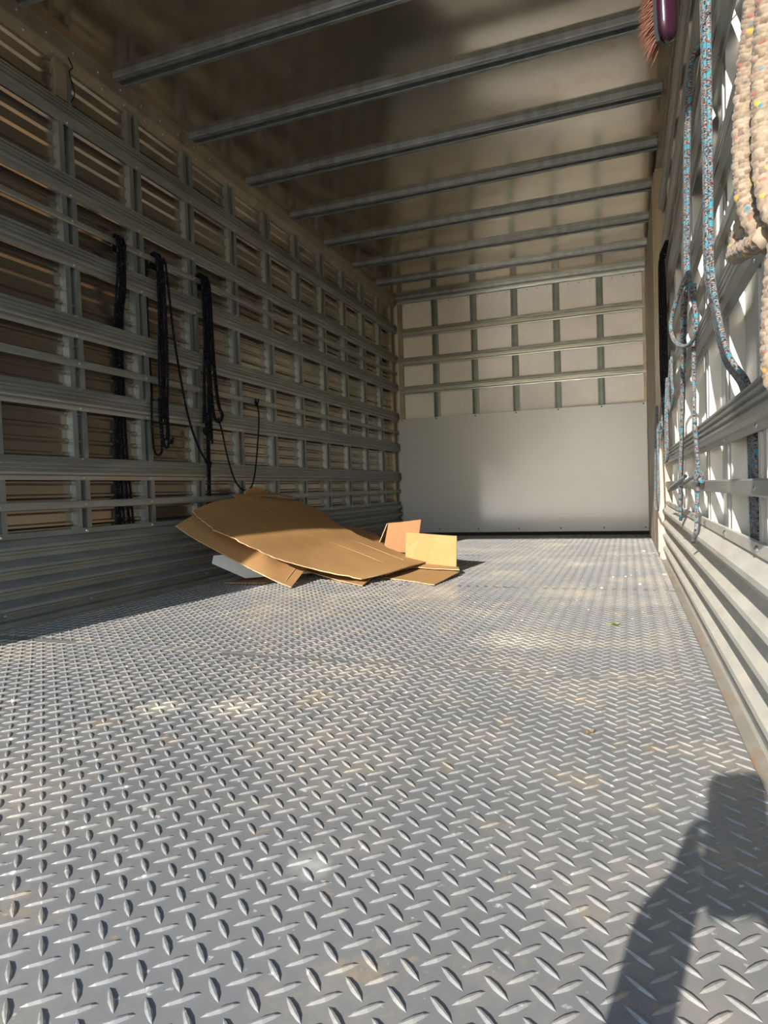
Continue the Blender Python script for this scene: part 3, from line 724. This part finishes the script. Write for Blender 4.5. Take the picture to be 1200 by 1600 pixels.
# thick cream rope at the right edge, close to the lens
m = M['rope_beige']; XK = .158
st = [
  [(XR - .004, .86, 1.21), (XR - .035, .86, 1.22), (XK + .006, .885, 1.15), (XK - .002, .925, 1.06), (XK - .006, .955, .98), (XK - .006, .975, .91), (XK - .002, .985, .85), (XK + .006, .985, .815), (XK + .022, .97, .80), (XK + .04, .96, .83)],
  [(XR - .004, .83, 1.21), (XR - .040, .83, 1.225), (XK + .000, .850, 1.16), (XK - .006, .89, 1.06), (XK - .012, .925, .98), (XK - .014, .940, .91), (XK - .010, .945, .85), (XK - .002, .93, .81), (XK + .014, .91, .795), (XK + .03, .90, .82)],
  [(XR - .004, .80, 1.21), (XR - .035, .80, 1.225), (XK + .006, .82, 1.16), (XK + .002, .855, 1.06), (XK - .000, .885, .98), (XK - .000, .895, .90), (XK + .002, .89, .84), (XK + .008, .875, .80), (XK + .02, .86, .795), (XK + .04, .85, .83)],
  [(XK + .016, .98, 1.00), (XK + .010, 1.005, .955), (XK + .006, 1.020, .90), (XK + .002, 1.035, .86), (XK - .006, 1.040, .828), (XK - .012, 1.015, .806), (XK - .014, .975, .796), (XK - .010, .935, .788), (XK + .000, .895, .785)],
  [(XK + .024, .90, 1.12), (XK + .020, .935, 1.03), (XK + .018, .96, .95), (XK + .018, .97, .88), (XK + .016, .96, .84), (XK + .020, .94, .82)],
  [(XK + .020, .875, .98), (XK + .020, .870, .90), (XK + .014, .862, .80), (XK + .006, .858, .74), (XK + .002, .862, .68), (XK + .002, .864, .63), (XK + .006, .858, .603), (XK + .018, .842, .598), (XK + .030, .830, .625), (XK + .030, .827, .70), (XK + .028, .837, .80)],
]
rope('rope_hank', 'very thick cream rope with blue and yellow flecks, nearest on the right wall', st, m, .0122, 20, .0028, braid=.24, cell=.019, ncell=5)

# ------------------------------------------------------------------ hand brush on the right wall
BK = 1.0
br = empty('hand_brush', (.088, 1.42, 1.46)); tag(br, 'maroon hand brush with rust-brown bristles hanging high on the right wall', 'brush')
axis = Vector((.010, .004, -1)).normalized(); bd = Vector((-.80, .52, -.30)); bd = (bd - axis * bd.dot(axis)).normalized(); sd = axis.cross(bd).normalized()
tip = Vector((.004, .0, -.105))
b = MB(); n = 16; prof = [(0, .002), (.004, .013), (.012, .0205), (.03, .025), (.06, .027), (.12, .027), (.17, .024), (.20, .014), (.25, .011), (.29, .012), (.305, .008), (.31, .002)]
vs = []
for t_, r_ in prof:
    c = tip - axis * t_
    for j in range(n):
        a = 2 * math.pi * j / n
        vs.append(c + sd * math.cos(a) * r_ + bd * math.sin(a) * r_ * .62)
fs = [(k * n + j, k * n + (j + 1) % n, (k + 1) * n + (j + 1) % n, (k + 1) * n + j) for k in range(len(prof) - 1) for j in range(n)]
fs.append(tuple(range(n))[::-1]); fs.append(tuple((len(prof) - 1) * n + j for j in range(n)))
b.add(vs, fs); link('handle', b.mesh('handle', M['brush'], True), br)
b = MB()
bs = []
for t_, r_ in [(.006, .010), (.02, .0155), (.06, .0175), (.12, .0175), (.165, .016), (.18, .008)]:
    c = tip - axis * t_ + bd * .0125
    bs.append([c - sd * r_, c + sd * r_, c + sd * r_ * .95 + bd * .008, c - sd * r_ * .95 + bd * .008])
vs = [v for r in bs for v in r]; fs = [(k * 4 + j, k * 4 + (j + 1) % 4, (k + 1) * 4 + (j + 1) % 4, (k + 1) * 4 + j) for k in range(len(bs) - 1) for j in range(4)]
fs += [(3, 2, 1, 0), tuple((len(bs) - 1) * 4 + j for j in range(4))]
b.add(vs, fs); link('bristle_base', b.mesh('bristle_base', M['phone']), br)
b = MB()
for k in range(620):
    t_ = random.uniform(.008, .172); s_ = random.uniform(-.8, .8) * .016
    tuft = round(t_ / .009) * .009
    c = tip - axis * (tuft + jit(.002)) + sd * s_ + bd * .019
    d = (bd + axis * (.28 + jit(.30)) + sd * jit(.22) + axis * (.55 if tuft < .02 else 0)).normalized()
    L_ = random.uniform(.030, .044); e = c + d * L_ + axis * .004; m_ = c.lerp(e, .5) + sd * jit(.001)
    p1 = d.orthogonal().normalized(); p2 = d.cross(p1); r0 = .0013
    b.add([c + p1 * r0, c - p1 * r0 * .5 + p2 * r0, c - p1 * r0 * .5 - p2 * r0, e], [(0, 1, 3), (1, 2, 3), (2, 0, 3)])
o = link('bristles', b.mesh('bristles', M['bristle']), br); o['kind'] = 'stuff'
b = MB(); top_ = tip - axis * .300
b.tube([top_, top_ + Vector((.004, 0, .012)), Vector((.080, .06, .240)), Vector((XR - .088 - .016, .08, .285)), Vector((XR - .088 - .002, .08, .309)), Vector((XR - .088 + .008, .08, .26))], .002, 6, .01)
link('hanging_cord', b.mesh('hanging_cord', M['rope_black'], True), br)

# ------------------------------------------------------------------ litter on the floor
def scrap(name, x, y, s_, m, label, cat, seed, group=None, h=.0022):
    rr = random.Random(seed); n = 9; b = MB(); vs = []
    for k in range(n):
        a = 2 * math.pi * k / n; r = s_ * rr.uniform(.6, 1.1); vs.append((math.cos(a) * r, math.sin(a) * r * .7, 0))
    for k in range(n): v = vs[k]; vs.append((v[0] * .8, v[1] * .8, h * rr.uniform(.7, 1.6)))
    vs.append((0, 0, h * 1.4))
    fs = [(k, (k + 1) % n, n + (k + 1) % n, n + k) for k in range(n)] + [(n + k, n + (k + 1) % n, 2 * n) for k in range(n)]
    b.add(vs, fs); o = link(name, b.mesh(name, m), None, (x, y, .0004)); tag(o, label, cat, group); return o
def leaf(name, x, y, s_, m, label, rot):
    b = MB(); vs = []; n = 8
    for k in range(n + 1):
        t_ = k / n; wd = math.sin(math.pi * t_) ** .8 * .36 * s_; z = .002 + .004 * math.sin(t_ * 5) ** 2
        vs += [(t_ * s_, -wd, z + .003), (t_ * s_, 0, z), (t_ * s_, wd, z + .003)]
    fs = []
    for k in range(n):
        for j in range(2): fs.append((k * 3 + j, (k + 1) * 3 + j, (k + 1) * 3 + j + 1, k * 3 + j + 1))
    b.add(vs, fs); b.tube([(-.25 * s_, 0, .003), (0, 0, .003)], .001, 5, .01)
    o = link(name, b.mesh(name, m), None, (x, y, .001)); o.rotation_euler[2] = rot; tag(o, label, 'leaf'); return o
leaf('leaf', -.066, 2.395, .036, M['leaf'], 'small crumpled green leaf on the floor near the right wall', .3)
leaf('leaf', -.085, 1.331, .020, M['leafb'], 'tiny dry brown leaf on the floor halfway to the green leaf', .8)
chips = [(.101, 5.047, .016, 'white foam crumb on the floor near the side door, the largest'),
         (.165, 4.90, .010, 'white foam crumb right beside the foot of the door jamb'),
         (.178, 3.769, .010, 'white foam crumb against the rusty strip of the right wall'),
         (-.078, 3.637, .006, 'white foam crumb, left one of the close pair on the far floor'), (-.015, 3.67, .006, 'white foam crumb, right one of the close pair on the far floor'),
         (.05, 3.40, .007, 'white foam crumb on the far floor, between the close pair and the right wall'),
         (-.123, 3.252, .007, 'white foam crumb on the floor, closest to the green leaf'),
         (-1.462, 1.191, .007, 'white crumb at the left edge of the near floor')]
for k, (x, y, s_, lb) in enumerate(chips): scrap('foam_crumb', x, y, s_, M['chip'], lb, 'crumb', k, 'white crumbs on the floor')

# ------------------------------------------------------------------ the photographer and the phone (behind the lens, seen only as a shadow)
ph = empty('phone', (-.002, -.024, .432)); tag(ph, 'dark smartphone held upright by the photographer at the doorway', 'phone')
yaw = math.radians(20.5)
ph.rotation_euler = (0, 0, yaw)
bm = bmesh.new(); bmesh.ops.create_cube(bm, size=1)
for v in bm.verts: v.co = Vector((v.co.x * .088, v.co.y * .010, v.co.z * .166))
bmesh.ops.bevel(bm, geom=[e for e in bm.edges if abs((e.verts[0].co - e.verts[1].co).y) > .005], offset=.009, segments=4, affect='EDGES')
me = bpy.data.meshes.new('case'); bm.to_mesh(me); bm.free(); me.materials.append(M['phone']); link('case', me, ph)
b = MB(); b.box(-.040, .040, -.0062, -.0051, -.078, .078); link('screen', b.mesh('screen', M['glass']), ph)
for dz in (.062, .040):
    b = MB(); b.dome((-.026, .005, dz), (0, 1, 0), .007, .002, 12); link('lens', b.mesh('lens', M['glass'], True), ph)

def skinned(name, chains, m, parent=None, sub=2):
    """chains: list of [(x, y, z, r), ...]; the first point of each is its root; a tuple ('j', c, i) start joins chain c at point i"""
    me = bpy.data.meshes.new(name); vs = []; es = []; rs = []; roots = []; idx = []
    for ch in chains:
        ids = []; pts = ch; prev = None
        if isinstance(ch[0], tuple) and ch[0][0] == 'j':
            prev = idx[ch[0][1]][ch[0][2]]; pts = ch[1:]
        else: roots.append(len(vs))
        for p in pts:
            vs.append(p[:3]); rs.append(p[3]); ids.append(len(vs) - 1)
            if prev is not None: es.append((prev, ids[-1]))
            prev = ids[-1]
        idx.append(ids)
    me.from_pydata(vs, es, []); me.materials.append(m)
    o = link(name, me, parent)
    md = o.modifiers.new('skin', 'SKIN'); md.use_smooth_shade = True
    sk = me.skin_vertices[0].data if me.skin_vertices else None
    if sk is None:
        bmm = bmesh.new(); bmm.from_mesh(me); bmm.verts.layers.skin.verify(); bmm.to_mesh(me); bmm.free(); sk = me.skin_vertices[0].data
    for k, r in enumerate(rs):
        rr_ = r if isinstance(r, (tuple, list)) else (r, r)
        sk[k].radius = rr_; sk[k].use_root = k in roots
    o.modifiers.new('sub', 'SUBSURF').levels = sub; o.modifiers['sub'].render_levels = sub
    return o
GZ = -1.25
pr = empty('person', (-.06, -.50, GZ)); tag(pr, 'person in dark blue sweater and jeans standing behind the truck holding up the phone', 'person')
ox, oy, oz = .06, .50, -GZ
def S(*ch): return [[c if c[0] == 'j' else (c[0] + ox, c[1] + oy, c[2] + oz, c[3]) for c in k] for k in ch]
# arms: shoulder, elbow, wrist
LW = (-.088, -.062, .300); RW = (.095, -.070, .290)
torso = [(-.06, -.50, -.36, .125), (-.06, -.50, -.24, .120), (-.06, -.50, -.10, .130), (-.06, -.50, .02, .135), (-.06, -.50, .10, .075)]
body = S([(-.06, -.50, -.36, .10), (-.06, -.50, -.15, .10), (-.06, -.50, .05, .10), (-.06, -.50, .13, .052), (-.06, -.49, .18, .050), (-.06, -.48, .235, .078), (-.06, -.475, .30, .088), (-.06, -.485, .345, .066)],
         [('j', 0, 0), (-.15, -.50, -.42, .085), (-.155, -.49, -.80, .055), (-.155, -.50, -1.15, .038)],
         [('j', 0, 0), (.03, -.50, -.42, .085), (.035, -.49, -.80, .055), (.035, -.50, -1.15, .038)],
         [('j', 0, 2), (-.23, -.48, .09, .055), (-.16, -.20, .03, .040), (LW[0], LW[1], LW[2], .030), (-.082, -.045, .340, .038)],
         [('j', 0, 2), (.11, -.48, .09, .055), (.15, -.22, .03, .040), (RW[0], RW[1], RW[2], .026), (.068, -.045, .330, .030)],
         # left hand: thumb and four fingers of their own, closing on the phone's left edge
         [('j', 3, 3), (-.062, -.030, .372, .019), (-.057, -.020, .410, .013)],
         [(-.064, -.040, .355, .012), (-.060, -.012, .415, .0085), (-.048, -.006, .430, .007), (-.036, -.010, .434, .0065)],
         [(-.068, -.040, .350, .012), (-.066, -.012, .395, .0085), (-.050, -.002, .407, .007), (-.036, -.006, .410, .0065)],
         [(-.070, -.040, .345, .012), (-.066, -.010, .372, .0085), (-.050, -.001, .383, .007), (-.036, -.004, .386, .0065)],
         [(-.066, -.040, .338, .011), (-.058, -.014, .350, .0080), (-.044, -.003, .360, .0065), (-.032, -.004, .362, .006)],
         [(-.062, -.050, .345, .012), (-.050, -.052, .375, .010), (-.034, -.050, .392, .009), (-.022, -.044, .398, .008)],
         # right hand
         [('j', 4, 3), (.056, -.030, .372, .019), (.050, -.020, .410, .013)],
         [(.058, -.040, .355, .012), (.056, -.006, .412, .0085), (.046, .004, .428, .007), (.034, .006, .432, .0065)],
         [(.060, -.040, .350, .012), (.060, -.004, .392, .0085), (.048, .010, .403, .007), (.034, .010, .406, .0065)],
         [(.060, -.040, .345, .012), (.058, -.002, .366, .0085), (.048, .010, .377, .007), (.034, .010, .380, .0065)],
         [(.050, -.040, .335, .011), (.038, -.014, .340, .0080), (.022, .002, .346, .0065), (.008, .004, .350, .006)],
         [(.056, -.050, .345, .012), (.046, -.050, .375, .010), (.034, -.046, .392, .009), (.022, -.040, .398, .008)])
bo = skinned('body', body, M['skinh'], pr)
sh = skinned('sweater', S([(-.06, -.50, -.42, .150), (-.06, -.50, -.15, .140), (-.06, -.50, .04, .130), (-.06, -.50, .115, .070)],
        [('j', 0, 2), (-.24, -.48, .09, .068), (-.200, -.205, .03, .080), (-.112, -.085, .275, .070)],
        [('j', 0, 2), (.12, -.48, .09, .068), (.158, -.225, .03, .058), (.105, -.090, .250, .050)]), M['shirt'], pr)
skinned('jeans', S([(-.06, -.50, -.34, .125), (-.06, -.50, -.42, .12)], [('j', 0, 1), (-.15, -.50, -.50, .098), (-.155, -.49, -.82, .070), (-.155, -.50, -1.17, .058)],
        [('j', 0, 1), (.03, -.50, -.50, .098), (.035, -.49, -.82, .070), (.035, -.50, -1.17, .058)]), M['jeans'], pr)
for x in (-.155, .035):
    skinned('shoe', S([(x, -.52, -1.205, .042), (x, -.44, -1.210, .040), (x, -.33, -1.215, .032)]), M['shoe'], pr)
skinned('hair', S([(-.06, -.515, .235, .075), (-.06, -.505, .30, .094), (-.06, -.49, .345, .080)]), M['hair'], pr)
# face: nose, ears, eyes, mouth
skinned('nose', S([(-.06, -.398, .300, .010), (-.06, -.388, .272, .013)]), M['skinh'], bo, 1)
for s_ in (-1, 1):
    b = MB(); b.dome((-.06 + ox + s_ * .030, -.392 + oy - .008, .292 + oz), (s_ * .2, 1, 0), .011, .006, 10); link('eye', b.mesh('eye', M['chip'], True), bo)
    skinned('ear', S([(-.06 + s_ * .086, -.475, .270, .012), (-.06 + s_ * .090, -.478, .300, .014)]), M['skinh'], bo, 1)
b = MB(); b.tube([(-.06 + ox - .024, -.404 + oy, .243 + oz), (-.06 + ox, -.396 + oy, .240 + oz), (-.06 + ox + .024, -.404 + oy, .243 + oz)], .005, 6, .006); link('mouth', b.mesh('mouth', M['brush'], True), bo)
